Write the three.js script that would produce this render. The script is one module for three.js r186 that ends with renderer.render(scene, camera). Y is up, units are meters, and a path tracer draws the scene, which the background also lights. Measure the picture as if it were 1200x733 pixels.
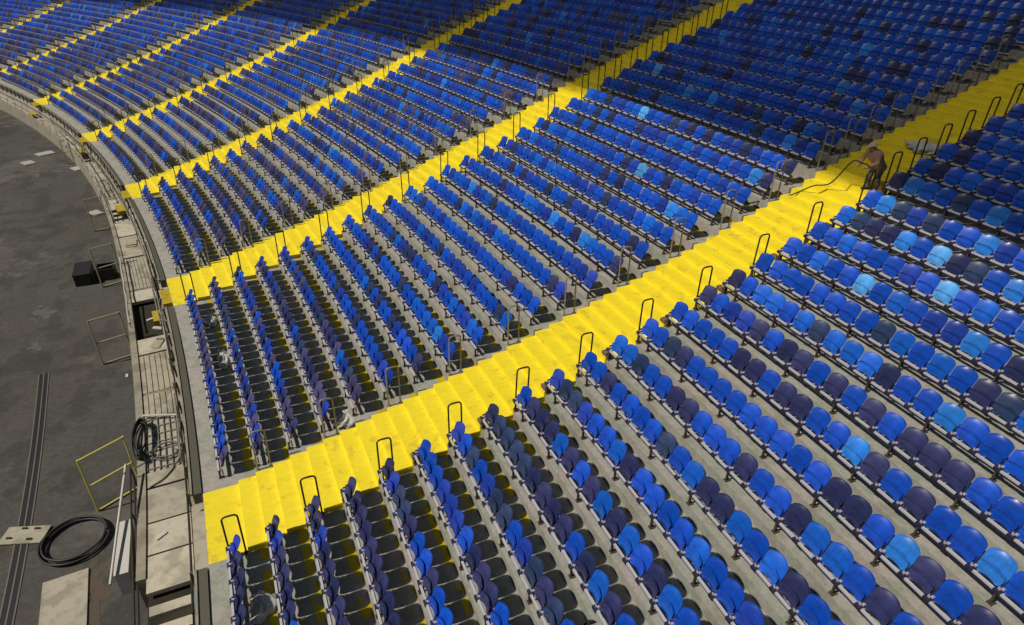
import * as THREE from 'three';
import { mergeGeometries } from 'three/addons/utils/BufferGeometryUtils.js';
import { MarchingCubes } from 'three/addons/objects/MarchingCubes.js';

// ───────────────────────── camera, sky, sun, exposure ─────────────────────────
const scene = new THREE.Scene();
const camera = new THREE.PerspectiveCamera(51.5, 1024 / 625, 0.1, 600);
camera.position.set(1.427, 13.263, 13.519);
camera.up.set(0.19666, 0.86046, -0.47004);
camera.lookAt(1.427 + 0.37574, 13.263 - 0.50894, 13.519 - 0.77447);

const renderer = new THREE.WebGLRenderer({ antialias: true });
renderer.setSize(1024, 625);
renderer.toneMapping = THREE.LinearToneMapping;
renderer.toneMappingExposure = 1.0;
renderer.shadowMap.enabled = true;

const SKY_TOP = [0.052, 0.082, 0.15], SKY_LOW = [0.11, 0.13, 0.165];
{
  const w = 64, h = 32, d = new Float32Array(w * h * 4);
  for (let y = 0; y < h; y++) for (let x = 0; x < w; x++) {
    const e = Math.sin(((y + 0.5) / h - 0.5) * Math.PI), t = Math.pow(Math.max(0, Math.abs(e)), 0.5), o = (y * w + x) * 4;
    for (let c = 0; c < 3; c++) d[o + c] = e < 0 ? SKY_LOW[c] * 0.5 : SKY_LOW[c] + (SKY_TOP[c] - SKY_LOW[c]) * t;
    d[o + 3] = 1;
  }
  const sky = new THREE.DataTexture(d, w, h, THREE.RGBAFormat, THREE.FloatType);
  sky.mapping = THREE.EquirectangularReflectionMapping; sky.magFilter = THREE.LinearFilter; sky.needsUpdate = true;
  scene.background = sky; scene.environment = sky;
}
const sun = new THREE.DirectionalLight(0xfff5e6, 4.3);
sun.position.set(20 - 62 * 1.0, 78, -15); sun.target.position.set(20, 0, -15);
sun.castShadow = true; sun.shadow.mapSize.set(4096, 4096); sun.shadow.radius = 4;
Object.assign(sun.shadow.camera, { left: -70, right: 70, top: 60, bottom: -60, near: 1, far: 220 });
scene.add(sun, sun.target);

// ───────────────────────── measures of the bowl ─────────────────────────
const R = 143.58, D = 0.9445, W = 1.26, ROWS = 36, STEP_TH = 0.0950;
const aisleTh = [0, 0.0952, 0.1906, 0.2822, 0.3772, 0.4725, 0.567];      // the seven yellow stairs
const level = i => i < 0 ? 0 : i <= 20 ? 0.2429 * i + 0.003 * i * i : 6.058 + 0.13 + 0.3315 * (i - 20);
const NOSE = -0.065;                                                     // where a tread starts, before its seat rail
// the walkway in front of the first row narrows as it goes round the bend
const narrow = (rx, s) => { if (rx >= -0.5) return rx; const t = Math.max(0, Math.min(1, (s - 10) / 35)); return rx + Math.min(-0.5 - rx, 2) * 0.52 * t * t * (3 - 2 * t); };
const polT = (rx, t, y) => { const r = R + narrow(rx, t * R); return new THREE.Vector3(r * Math.cos(t) - R, y, -r * Math.sin(t)); };
const pol = (rx, s, y) => polT(rx, s / R, y);
const GROUND = -2, DECK = -1;

// ───────────────────────── small tools ─────────────────────────
let seed = 7;
const rnd = () => { seed = (seed * 1664525 + 1013904223) >>> 0; return seed / 4294967296; };
const rr = (a, b) => a + (b - a) * rnd();
function hash2(x, y, k) { let h = (x * 374761393 + y * 668265263 + k * 974634777) | 0; h = Math.imul(h ^ (h >>> 13), 1274126177); return ((h ^ (h >>> 16)) >>> 0) / 4294967296; }
function vnoise(x, y, per, k) {                                          // tiling value noise
  const xi = Math.floor(x), yi = Math.floor(y), fx = x - xi, fy = y - yi, u = fx * fx * (3 - 2 * fx), v = fy * fy * (3 - 2 * fy), m = a => ((a % per) + per) % per;
  const a = hash2(m(xi), m(yi), k), b = hash2(m(xi + 1), m(yi), k), c = hash2(m(xi), m(yi + 1), k), d = hash2(m(xi + 1), m(yi + 1), k);
  return a + (b - a) * u + (c - a) * v + (a - b - c + d) * u * v;
}
function fbm(u, v, per, oct, k) { let s = 0, a = 0.5, n = 0; for (let o = 0; o < oct; o++) { s += a * vnoise(u * per, v * per, per, k + o); n += a; a *= 0.55; per *= 2; } return s / n; }
function tex(n, fn, srgb = true, rx = 1, ry = 1) {
  const d = new Uint8Array(n * n * 4);
  for (let y = 0; y < n; y++) for (let x = 0; x < n; x++) { const c = fn(x / n, y / n), o = (y * n + x) * 4; for (let i = 0; i < 3; i++) d[o + i] = Math.max(0, Math.min(255, c[i] * 255)); d[o + 3] = 255; }
  const t = new THREE.DataTexture(d, n, n); t.wrapS = t.wrapT = THREE.RepeatWrapping; t.magFilter = THREE.LinearFilter; t.minFilter = THREE.LinearMipmapLinearFilter; t.generateMipmaps = true;
  if (srgb) t.colorSpace = THREE.SRGBColorSpace; t.repeat.set(rx, ry); t.needsUpdate = true; return t;
}
const mixc = (a, b, t) => a.map((v, i) => v + (b[i] - v) * t);
const sstep = (a, b, x) => { const t = Math.max(0, Math.min(1, (x - a) / (b - a))); return t * t * (3 - 2 * t); };

const used = {};
function numbered(n) { const k = used[n] = (used[n] ?? -1) + 1; return k ? `${n}_${String(k).padStart(3, '0')}` : n; }
function mesh(name, geo, m, parent) { const o = new THREE.Mesh(geo, m); o.name = name; o.castShadow = o.receiveShadow = true; if (parent) parent.add(o); return o; }
function tag(o, label, category, group) { Object.assign(o.userData, { label, category }); if (group) o.userData.group = group; return o; }
function thing(name, label, category, group) { const o = new THREE.Group(); o.name = numbered(name); scene.add(o); return tag(o, label, category, group); }
function struct(o, label) { o.userData.kind = 'structure'; if (label) o.userData.label = label; return o; }
const ORD = ['zeroth', 'first', 'second', 'third', 'fourth', 'fifth', 'sixth', 'seventh', 'eighth', 'ninth', 'tenth', 'eleventh', 'twelfth', 'thirteenth', 'fourteenth', 'fifteenth', 'sixteenth', 'seventeenth', 'eighteenth', 'nineteenth', 'twentieth'];
const ord = n => n <= 20 ? ORD[n] : n < 30 ? 'twenty-' + ORD[n - 20] : n === 30 ? 'thirtieth' : 'thirty-' + ORD[n - 30];
camera.updateMatrixWorld(); camera.updateProjectionMatrix();
const pv = new THREE.Matrix4().multiplyMatrices(camera.projectionMatrix, camera.matrixWorldInverse);
function px(v) { const q = v.clone().applyMatrix4(pv); return [q.x, q.y, q.z]; }
const inView = (v, m = 1) => { const q = px(v); return Math.abs(q[0]) < m && Math.abs(q[1]) < m && q[2] < 1; };

// box geometry with corners, uv in metres
function box(x, y, z, cx = 0, cy = 0, cz = 0) {
  const g = new THREE.BoxGeometry(x, y, z); const u = g.attributes.uv, dims = [[z, y], [z, y], [x, z], [x, z], [x, y], [x, y]];
  for (let f = 0; f < 6; f++) for (let i = 0; i < 4; i++) u.setXY(f * 4 + i, u.getX(f * 4 + i) * dims[f][0] + cx * 0.37 + cz, u.getY(f * 4 + i) * dims[f][1] + cy + cx);
  g.translate(cx, cy, cz); return g;
}
function tube(pts, r, seg = 24, rad = 7, closed = false, tension = 0.5) { return new THREE.TubeGeometry(new THREE.CatmullRomCurve3(pts, closed, 'catmullrom', tension), seg, r, rad, closed); }
function rod(a, b, r, rad = 7) { const d = b.clone().sub(a), g = new THREE.CylinderGeometry(r, r, d.length(), rad); g.applyQuaternion(new THREE.Quaternion().setFromUnitVectors(new THREE.Vector3(0, 1, 0), d.clone().normalize())); g.translate((a.x + b.x) / 2, (a.y + b.y) / 2, (a.z + b.z) / 2); return g; }
const plain = g => { const h = g.index ? g.toNonIndexed() : g; for (const k of Object.keys(h.attributes)) if (!['position', 'normal', 'uv'].includes(k)) h.deleteAttribute(k); return h; };
const join = list => mergeGeometries(list.map(plain));
// a curved bar along the bowl: cross-section rectangle rx0..rx1 by y0..y1, arc s from t0 to t1 (angles)
function arcBar(rx0, rx1, y0, y1, t0, t1, n = 12, faces = 'tbio e') {
  const pos = [], uv = [], idx = [];
  const quadStrip = (ra, ya, rb, yb) => {                                // from (ra,ya) to (rb,yb), seen from its right
    const base = pos.length / 3, len = Math.hypot(rb - ra, yb - ya);
    for (let k = 0; k <= n; k++) { const t = t0 + (t1 - t0) * k / n; for (const [r, y, w] of [[ra, ya, 0], [rb, yb, len]]) { const p = polT(r, t, y); pos.push(p.x, p.y, p.z); uv.push(t * R, r + w * 0.001 + y); } }
    for (let k = 0; k < n; k++) { const a = base + k * 2; idx.push(a, a + 1, a + 2, a + 1, a + 3, a + 2); }
  };
  if (faces.includes('t')) quadStrip(rx0, y1, rx1, y1);
  if (faces.includes('o')) quadStrip(rx1, y1, rx1, y0);
  if (faces.includes('b')) quadStrip(rx1, y0, rx0, y0);
  if (faces.includes('i')) quadStrip(rx0, y0, rx0, y1);
  if (faces.includes('e')) for (const [t, f] of [[t0, 1], [t1, 0]]) {
    const b = pos.length / 3; for (const [r, y] of [[rx0, y0], [rx1, y0], [rx1, y1], [rx0, y1]]) { const p = polT(r, t, y); pos.push(p.x, p.y, p.z); uv.push(r, y); }
    f ? idx.push(b, b + 1, b + 2, b, b + 2, b + 3) : idx.push(b, b + 2, b + 1, b, b + 3, b + 2);
  }
  const g = new THREE.BufferGeometry(); g.setAttribute('position', new THREE.Float32BufferAttribute(pos, 3)); g.setAttribute('uv', new THREE.Float32BufferAttribute(uv, 2)); g.setIndex(idx); const h = g.toNonIndexed(); h.computeVertexNormals(); return h;
}

// ───────────────────────── materials ─────────────────────────
const concreteTex = tex(1024, (u, v) => {
  const a = fbm(u, v, 5, 6, 11), b = fbm(u, v, 24, 4, 23), c = fbm(u, v, 90, 2, 37), st = sstep(0.60, 0.74, fbm(u, v, 8, 4, 71));
  let col = mixc([0.59, 0.605, 0.57], [0.64, 0.61, 0.59], a * 1.9 - 0.45); col = mixc(col, [0.53, 0.56, 0.49], sstep(0.48, 0.72, b) * 0.6); col = mixc(col, [0.49, 0.47, 0.42], st * 0.35);
  if (hash2(Math.floor(u * 400), Math.floor(v * 400), 5) > 0.9988) col = [0.36, 0.33, 0.29];
  return col.map(x => x * (0.93 + 0.14 * c));
}, true, 1 / 5.3, 1 / 5.3);
const slabTex = tex(512, (u, v) => { const a = fbm(u, v, 4, 6, 511), b = fbm(u, v, 26, 4, 523), st = sstep(0.56, 0.72, fbm(u, v, 6, 5, 571)); let col = mixc([0.76, 0.745, 0.69], [0.81, 0.785, 0.74], a * 1.8 - 0.4); col = mixc(col, [0.68, 0.665, 0.60], sstep(0.48, 0.7, b) * 0.5); return mixc(col, [0.55, 0.53, 0.47], st * 0.45); }, true, 1 / 3.7, 1 / 3.7);
const concreteBump = tex(512, (u, v) => { const q = fbm(u, v, 60, 3, 3); return [q, q, q]; }, false, 1 / 1.7, 1 / 1.7);
const paintTex = tex(1024, (u, v) => {
  const a = fbm(u, v, 6, 4, 101), b = fbm(u, v, 30, 4, 131), w = sstep(0.64, 0.75, fbm(u, v, 14, 5, 151)), s = fbm(u * 1, v * 6 % 1, 10, 3, 171);
  let col = mixc([0.865, 0.79, 0.09], [0.90, 0.825, 0.14], a); col = mixc(col, [0.85, 0.765, 0.07], sstep(0.45, 0.65, b) * 0.35); col = mixc(col, [0.72, 0.63, 0.18], w * 0.45);
  return col.map(x => x * (0.96 + 0.07 * s));
}, true, 1 / 4.1, 1 / 4.1);
const wornAlpha = tex(512, (u, v) => { const q = sstep(0.40, 0.50, fbm(u, v, 13, 5, 211)); return [q, q, q]; }, false, 1 / 3.3, 1 / 3.3);
const groundTex = tex(2048, (u, v) => {
  const a = fbm(u, v, 4, 5, 301), b = fbm(u, v, 22, 4, 321), c = fbm(u, v, 160, 2, 341), s = sstep(0.56, 0.70, fbm(u, v, 7, 4, 361));
  const st2 = sstep(0.60, 0.66, fbm(u, v, 3, 6, 381)), pale = sstep(0.655, 0.72, fbm(u, v, 5, 6, 391));
  let col = mixc([0.232, 0.23, 0.22], [0.28, 0.278, 0.262], a * 1.4 - 0.2); col = mixc(col, [0.32, 0.29, 0.25], s * 0.3); col = mixc(col, [0.195, 0.19, 0.178], sstep(0.5, 0.66, b) * 0.55); col = mixc(col, [0.175, 0.17, 0.16], st2 * 0.5); col = mixc(col, [0.42, 0.41, 0.38], pale * 0.4);
  return col.map(x => x * (0.88 + 0.24 * c));
}, true, 1 / 17, 1 / 17);
const plasticTex = tex(256, (u, v) => { const a = fbm(u, v, 4, 5, 401), b = fbm(u, v, 36, 3, 411), d = sstep(0.60, 0.72, fbm(u, v, 7, 4, 421)), st = sstep(0.58, 0.7, fbm(u, v * 0.15, 26, 2, 425)); const k = 0.80 + 0.26 * a - (b > 0.72 ? 0.06 : 0) - st * 0.05; return mixc([k, k, k], [0.86, 0.84, 0.82], d * 0.22); });
const plasticVar = [0, 1, 2, 3].map(i => { const t = plasticTex.clone(); t.offset.set(i * 0.31, i * 0.47); t.repeat.set(0.7, 0.7); t.needsUpdate = true; return t; });
const metalTex = tex(256, (u, v) => { const k = 0.7 + 0.4 * fbm(u, v, 12, 4, 431); return [k, k * 0.99, k * 0.96]; });
const rustTex = tex(256, (u, v) => mixc([0.42, 0.40, 0.36], [0.33, 0.22, 0.14], sstep(0.45, 0.62, fbm(u, v, 14, 4, 451))));

const M = {
  concrete: new THREE.MeshStandardMaterial({ map: concreteTex, color: 0xefefee, bumpMap: concreteBump, bumpScale: 0.004, roughness: 0.95 }),
  slab: new THREE.MeshStandardMaterial({ map: slabTex, color: 0xdedcd4, bumpMap: concreteBump, bumpScale: 0.004, roughness: 0.92 }),
  slab2: new THREE.MeshStandardMaterial({ map: slabTex, color: 0xc9c7bf, bumpMap: concreteBump, bumpScale: 0.004, roughness: 0.92 }),
  kerb: new THREE.MeshStandardMaterial({ map: slabTex, color: 0xb4b2aa, bumpMap: concreteBump, bumpScale: 0.005, roughness: 0.95 }),
  yellow: new THREE.MeshStandardMaterial({ map: paintTex, bumpMap: concreteBump, bumpScale: 0.003, roughness: 0.72 }),
  yellowDull: new THREE.MeshStandardMaterial({ map: paintTex, color: 0xb9b490, roughness: 0.85 }),
  worn: new THREE.MeshStandardMaterial({ map: paintTex, color: 0xc4c0a0, alphaMap: wornAlpha, alphaTest: 0.5, roughness: 0.9 }),
  ground: new THREE.MeshStandardMaterial({ map: groundTex, bumpMap: concreteBump, bumpScale: 0.006, roughness: 0.93 }),
  railSteel: new THREE.MeshStandardMaterial({ color: new THREE.Color().setRGB(0.42, 0.42, 0.47), metalness: 0.05, roughness: 0.45 }),
  bracket: new THREE.MeshStandardMaterial({ color: new THREE.Color().setRGB(0.36, 0.35, 0.46), metalness: 0.1, roughness: 0.45 }),
  clamp: new THREE.MeshStandardMaterial({ color: new THREE.Color().setRGB(0.018, 0.018, 0.04), roughness: 0.5 }),
  cable: new THREE.MeshStandardMaterial({ color: new THREE.Color().setRGB(0.12, 0.115, 0.10), roughness: 0.6 }),
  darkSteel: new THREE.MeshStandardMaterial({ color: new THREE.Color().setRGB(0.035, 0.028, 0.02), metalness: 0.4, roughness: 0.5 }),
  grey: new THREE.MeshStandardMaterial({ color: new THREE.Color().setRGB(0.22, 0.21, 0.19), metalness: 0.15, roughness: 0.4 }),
  foot: new THREE.MeshStandardMaterial({ color: new THREE.Color().setRGB(0.05, 0.035, 0.025), roughness: 0.8 }),
  barrier: new THREE.MeshStandardMaterial({ color: new THREE.Color().setRGB(0.09, 0.087, 0.065), metalness: 0.2, roughness: 0.6 }),
  white: new THREE.MeshStandardMaterial({ color: new THREE.Color().setRGB(0.46, 0.455, 0.42), roughness: 0.65 }),
  pale: new THREE.MeshStandardMaterial({ color: new THREE.Color().setRGB(0.34, 0.335, 0.30), roughness: 0.6 }),
  black: new THREE.MeshStandardMaterial({ color: new THREE.Color().setRGB(0.012, 0.012, 0.012), roughness: 0.55 }),
  yellowRail: new THREE.MeshStandardMaterial({ color: new THREE.Color().setRGB(0.55, 0.50, 0.10), roughness: 0.55 }),
  dullRail: new THREE.MeshStandardMaterial({ color: new THREE.Color().setRGB(0.30, 0.28, 0.15), roughness: 0.6 }),
  deckMetal: new THREE.MeshStandardMaterial({ map: slabTex, color: 0xcfcdc2, metalness: 0.1, roughness: 0.6 }),
  pit: new THREE.MeshStandardMaterial({ map: groundTex, color: 0x9a9070, roughness: 0.95 }),
  rust: new THREE.MeshStandardMaterial({ map: rustTex, roughness: 0.85 }),
  bag: new THREE.MeshPhysicalMaterial({ color: 0xc9ccc8, transmission: 0.3, thickness: 0, roughness: 0.5 }),
  shade_roof: new THREE.MeshStandardMaterial({ color: new THREE.Color().setRGB(0.45, 0.45, 0.46), roughness: 0.9 }),
  tarp: new THREE.MeshStandardMaterial({ color: new THREE.Color().setRGB(0.07, 0.13, 0.17), roughness: 0.6 }),
};
// seat plastics: the tones of the photograph, each in a few slightly different fadings
const TONES = {
  B: { word: 'mid blue', c: [0.004, 0.070, 0.50] }, A: { word: 'azure blue', c: [0.006, 0.110, 0.58] }, D: { word: 'dark navy', c: [0.024, 0.032, 0.115] }, L: { word: 'light blue', c: [0.022, 0.20, 0.70] },
  G: { word: 'lilac grey', c: [0.062, 0.060, 0.16] }, K: { word: 'slate', c: [0.022, 0.046, 0.12] }, P: { word: 'pale sky blue', c: [0.08, 0.34, 0.78] }, V: { word: 'violet blue', c: [0.012, 0.048, 0.36] },  // G: a greyer lilac, weighted to low and far rows
};
const VAR = 4, seatMats = {};
for (const [k, t] of Object.entries(TONES)) seatMats[k] = Array.from({ length: VAR }, (_, i) => { const f = 0.82 + 0.12 * i; return new THREE.MeshPhysicalMaterial({ map: plasticVar[i], color: new THREE.Color().setRGB(t.c[0] * f + 0.0015 * i, t.c[1] * f, t.c[2] * f), roughness: 0.30 + 0.06 * i, sheen: 0.12, sheenColor: new THREE.Color(0x8f8a9c), sheenRoughness: 0.5 }); });
const instMat = new THREE.MeshPhysicalMaterial({ map: plasticTex, color: 0xffffff, roughness: 0.36, sheen: 0.12, sheenColor: new THREE.Color(0x8f8a9c), sheenRoughness: 0.5 });
function randomTone(u, i, b) {                                           // mixture seen in the rows too small to read one by one
  const cut = b > 0 ? (i < 9 ? [['B', 0.12], ['V', 0.40], ['D', 0.62], ['G', 0.93], ['A', 1]] : [['B', 0.40], ['V', 0.68], ['D', 0.80], ['G', 0.91], ['A', 0.99], ['L', 1]])
    : i < 5 ? [['B', 0.14], ['V', 0.40], ['D', 0.62], ['G', 0.88], ['K', 0.95], ['A', 1]] : [['B', 0.52], ['V', 0.72], ['A', 0.83], ['D', 0.93], ['K', 0.968], ['L', 0.994], ['P', 1]];
  return cut.find(c => u <= c[1])[0];
}

// ───────────────────────── the ground and the terrace ─────────────────────────
{
  const g = new THREE.PlaneGeometry(700, 700, 1, 1); g.rotateX(-Math.PI / 2); const u = g.attributes.uv; for (let i = 0; i < 4; i++) u.setXY(i, u.getX(i) * 700, u.getY(i) * 700);
  const o = struct(mesh('ground', g, M.ground, scene), 'dark stained asphalt ground in front of the stand'); o.position.y = GROUND;
}
const T0 = -0.125, T1 = 0.70;
const terrace = struct(new THREE.Group(), 'beige concrete treads rising in rows under the seats'); terrace.name = 'seating_terrace'; scene.add(terrace);
for (let i = 0; i < ROWS; i++) {
  const a = i * D + NOSE - (i ? 0 : 0.45), b = (i + 1) * D + NOSE, y = level(i), yb = i ? level(i - 1) : GROUND;
  mesh(numbered('tread'), arcBar(a, b + 0.02, yb - 0.05, y, T0, T1, 90, 'ti'), M.concrete, terrace);
}
{ // unseen canopy above the upper rows; slats added to thin its shade
  const gs = []; for (let rx = 6.1; rx < 34; rx += 0.3) gs.push(arcBar(rx, rx + 0.222, 24, 24.03, -0.5, 1.0, 60, 'tb'));
  const g = join(gs), a = g.attributes.position;
  for (let i = 0; i < a.count; i++) { const x = a.getX(i) + R, z = a.getZ(i), r = Math.hypot(x, z), t = Math.atan2(-z, x), q = (r - 7.5 * Math.max(0, t - 0.05)) / r; a.setX(i, x * q - R); a.setZ(i, z * q); }   // edge drawn forward round the bend to fit the shade line
  struct(mesh('shade_roof', g, M.shade_roof, scene), 'unseen canopy with slats added to part shade the upper rows');
}

// ───────────────────────── yellow stairs ─────────────────────────
const AISLE_WORD = ['nearest', 'second', 'third', 'fourth', 'fifth', 'sixth', 'farthest'];
const PERSON = [19.85, -0.72];
const stepY = rx => { const i = Math.max(0, Math.floor((rx - NOSE) / D)), f = rx - NOSE - i * D; return level(i) + (f > 0.475 ? (level(i + 1) - level(i)) / 2 : 0) + 0.006; };
aisleTh.forEach((th, k) => {
  const t = thing('aisle_stair', `${AISLE_WORD[k]} wide yellow painted concrete stair climbing between the blue seat blocks`, 'stair', 'yellow stairs between the seat blocks');
  t.position.copy(polT(0, th, 0)); t.rotation.y = th;
  for (let i = 0; i < ROWS; i++) for (const half of [0, 1]) {
    const x0 = i * D + NOSE + half * 0.475 - (i || half ? 0.012 : 0.44), x1 = i * D + NOSE + (half ? D : 0.475), y = level(i) + half * (level(i + 1) - level(i)) / 2 + 0.006;
    if (!inView(polT(x0, th, y), 1.25)) continue;
    const z0 = -(W - (k ? -0.08 : 0.06)), z1 = W + 0.02 + (i % 2 ? 0.02 : 0);          // far edge (-z), near edge (+z)
    mesh('step', box(x1 - x0, 0.30, z1 - z0, (x0 + x1) / 2, y - 0.15, (z0 + z1) / 2), M.yellow, t);
  }
  // overspray of the same paint on the treads beside the stair
  const gs = [];
  for (let i = 0; i < Math.min(ROWS, 24); i++) for (const sd of [-1, 1]) {
    const len = sd < 0 ? rr(2, 6) * (i < 5 ? 1.5 : 0.6) : rr(1.5, 4.5) * (i < 12 ? 1.3 : 0.5), r = R + i * D, ta = th + sd * (W + 0.02) / r, tb = th + sd * (W + len) / r, w = rr(0.14, 0.27);
    gs.push(arcBar(i * D + 0.90 - w, i * D + 0.875, 0, level(i) + 0.004, Math.min(ta, tb), Math.max(ta, tb), 6, 't'));
  }
  const inv = t.matrixWorld; t.updateMatrixWorld(); const g = join(gs); g.applyMatrix4(t.matrixWorld.clone().invert());
  const o = mesh('paint_overspray', g, M.worn, t); o.userData.kind = 'stuff';
});

// ───────────────────────── seats ─────────────────────────
// a curved panel: half width wf(v), front x xf(u, v), thickness th; local x points away from the field
function panel(nu, nv, y0, y1, wf, xf, th) {
  const pos = [], uv = [], idx = [], P = (u, v, back) => { const w = wf(v), e = back ? 0.97 : 1; return [xf(u, v) + (back ? th : 0), y0 + (y1 - y0) * v, u * w * e]; };
  const grid = back => { const b = pos.length / 3; for (let j = 0; j <= nv; j++) for (let i = 0; i <= nu; i++) { pos.push(...P(i / nu * 2 - 1, j / nv, back)); uv.push(i / nu, j / nv); } for (let j = 0; j < nv; j++) for (let i = 0; i < nu; i++) { const a = b + j * (nu + 1) + i, c = a + nu + 1; back ? idx.push(a, c, a + 1, a + 1, c, c + 1) : idx.push(a, a + 1, c, a + 1, c + 1, c); } };
  grid(false); grid(true);
  const ring = []; for (let i = 0; i <= nu; i++) ring.push([i / nu * 2 - 1, 0]); for (let j = 1; j <= nv; j++) ring.push([1, j / nv]); for (let i = nu - 1; i >= 0; i--) ring.push([i / nu * 2 - 1, 1]); for (let j = nv - 1; j >= 0; j--) ring.push([-1, j / nv]);
  const b = pos.length / 3; ring.forEach(([u, v]) => { pos.push(...P(u, v, false), ...P(u, v, true)); uv.push(u * 0.5 + 0.5, v, u * 0.5 + 0.5, v); });
  for (let k = 0; k < ring.length - 1; k++) { const a = b + k * 2; idx.push(a, a + 1, a + 2, a + 1, a + 3, a + 2); }
  const g = new THREE.BufferGeometry(); g.setAttribute('position', new THREE.Float32BufferAttribute(pos, 3)); g.setAttribute('uv', new THREE.Float32BufferAttribute(uv, 2)); g.setIndex(idx); g.computeVertexNormals(); return g;
}
const cornered = (hw, rc, h) => v => { const d = (1 - v) * h; const top = d < rc ? rc - Math.sqrt(Math.max(0, rc * rc - (rc - d) * (rc - d))) : 0; const e = v * h, bot = e < 0.05 ? 0.05 - Math.sqrt(Math.max(0, 0.0025 - (0.05 - e) * (0.05 - e))) : 0; return hw * (0.90 + 0.10 * Math.min(1, v * 2)) - top - bot; };
const seatGeo = {
  backrest: panel(10, 12, 0.36, 0.78, cornered(0.246, 0.082, 0.42), (u, v) => 0.075 + 0.155 * v - 0.05 * v * (1 - v) + 0.045 * (1 - u * u) + (v > 0.88 ? (v - 0.88) * 0.22 : 0), 0.022),
  seat_pan: panel(10, 8, 0.33, 0.575, cornered(0.226, 0.07, 0.245), (u, v) => 0.028 + 0.07 * v + 0.042 * (1 - u * u) - 0.02 * Math.sin(v * Math.PI) - (v > 0.74 ? (v - 0.74) * 0.16 : 0), 0.046),
};
const brGeo = join([box(0.05, 0.045, 0.045, 0.005, 0.375, -0.25), box(0.06, 0.03, 0.06, 0.02, 0.395, -0.215)]);
const clampGeo = join([box(0.075, 0.075, 0.13, -0.027, 0.305, -0.25), box(0.12, 0.12, 0.02, 0.05, 0.385, -0.242)]);
const plasticMerged = join([seatGeo.backrest, seatGeo.seat_pan]);
function makeSeat() {
  const t = new THREE.Group(); mesh('backrest', seatGeo.backrest, seatMats.B[0], t); mesh('seat_pan', seatGeo.seat_pan, seatMats.B[0], t); mesh('bracket', brGeo, M.bracket, t); mesh('clamp', clampGeo, M.clamp, t); return t;
}
const seatProto = makeSeat();

// tones read from the photograph: row -> seats counted from the nearest stair towards the near end of the block
const READ = {
  0: 'VDDDD', 1: 'DVDDDD', 2: 'DDVDDDDD', 3: 'DDDDDDDDDD', 4: 'DVKKDBBDBB', 5: 'BBBVVVBDDDB', 6: 'VBKBVKKBVKDK', 7: 'DKKKKDDDDBDAD', 8: 'BDDDADBDADABDAB', 9: 'VKKVBBADBBBBABB',
  10: 'BBDBBBBKBADDABADB', 11: 'AAKBBDDBBBDBBDAABDB', 12: 'BBKDBBBBBBBBBDDBLDBD', 13: 'BBBBBDDBDDBBLDBDBBLB', 14: 'DBVVDBDDBDBDBDDDBBB', 15: 'DBAABAKAAADBBLBBB', 16: 'BBBBBBBBKABABDKA',
  17: 'BBABBPBABVVLBD', 18: 'BBABBBVBPBABA', 19: 'AKDDLBPDKBL', 20: 'BLKVKBBLV', 21: 'DLABKBLB',
};
const seats = [];                                                        // every seat of the stand
for (let b = -1; b < 6; b++) for (let i = 0; i < ROWS; i++) {
  const r = R + i * D;
  if (b < 0) for (let k = 0; k < 30; k++) seats.push({ b, i, k, t: aisleTh[0] - (W + 0.27 + 0.5 * k) / r });
  else {
    const ta = aisleTh[b] + (W + 0.10) / r, tb = aisleTh[b + 1] - (W + 0.10) / r, n = Math.floor((tb - ta) * r / 0.5);
    for (let k = 0; k < n; k++) seats.push({ b, i, k, n, t: (ta + tb) / 2 + (k - (n - 1) / 2) * 0.5 / r });
  }
}
for (let i = 0; i < ROWS; i++) { const r = R + i * D; for (let k = 0; k < 24; k++) seats.push({ b: 6, i, k, t: aisleTh[6] + (W + 0.3 + 0.5 * k) / r }); }
for (const s of seats) {
  s.p = polT(s.i * D, s.t, level(s.i)); const q = px(s.p.clone().setY(s.p.y + 0.55)); s.q = q; s.vis = Math.abs(q[0]) < 1.12 && Math.abs(q[1]) < 1.14; s.seen = Math.abs(q[0]) < 0.985 && Math.abs(q[1]) < 0.975; s.d = s.p.distanceTo(camera.position);
  const u = hash2(s.i * 31 + 7, s.k + (s.b + 1) * 40, 5); s.tone = (s.b < 0 && READ[s.i]?.[s.k]) || randomTone(u, s.i, s.b); s.v = Math.floor(hash2(s.k + 3, s.i * 17 + s.b, 8) * VAR);
}
const BLOCK_WORD = b => b < 0 ? 'near block' : b === 0 ? 'block past the nearest stair' : `block past the ${AISLE_WORD[b]} stair`;
const single = seats.filter(s => s.seen).sort((a, b) => a.d - b.d).slice(0, 300);
let firstSeat = true;
for (const s of single) {
  const o = firstSeat ? seatProto : seatProto.clone(); firstSeat = false;
  o.name = numbered('stadium_seat'); scene.add(o); o.position.copy(s.p); o.rotation.y = s.t; s.single = true;
  const m = seatMats[s.tone][s.v]; o.children[0].material = m; o.children[1].material = m; o.rotation.z = (hash2(s.i, s.k, 77) - 0.5) * 0.07; o.children[1].rotation.z = (hash2(s.i, s.k, 78) - 0.35) * 0.06; o.rotation.y += (hash2(s.i, s.k, 79) - 0.5) * 0.04;
  tag(o, `${TONES[s.tone].word} folded seat, ${ord(s.k + 1)} from the nearest stair in the ${ord(s.i + 1)} row, ${s.b < 0 ? 'near block' : 'block beyond'}`, 'stadium seat', 'folded plastic seats in the nearest rows');
}
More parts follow.
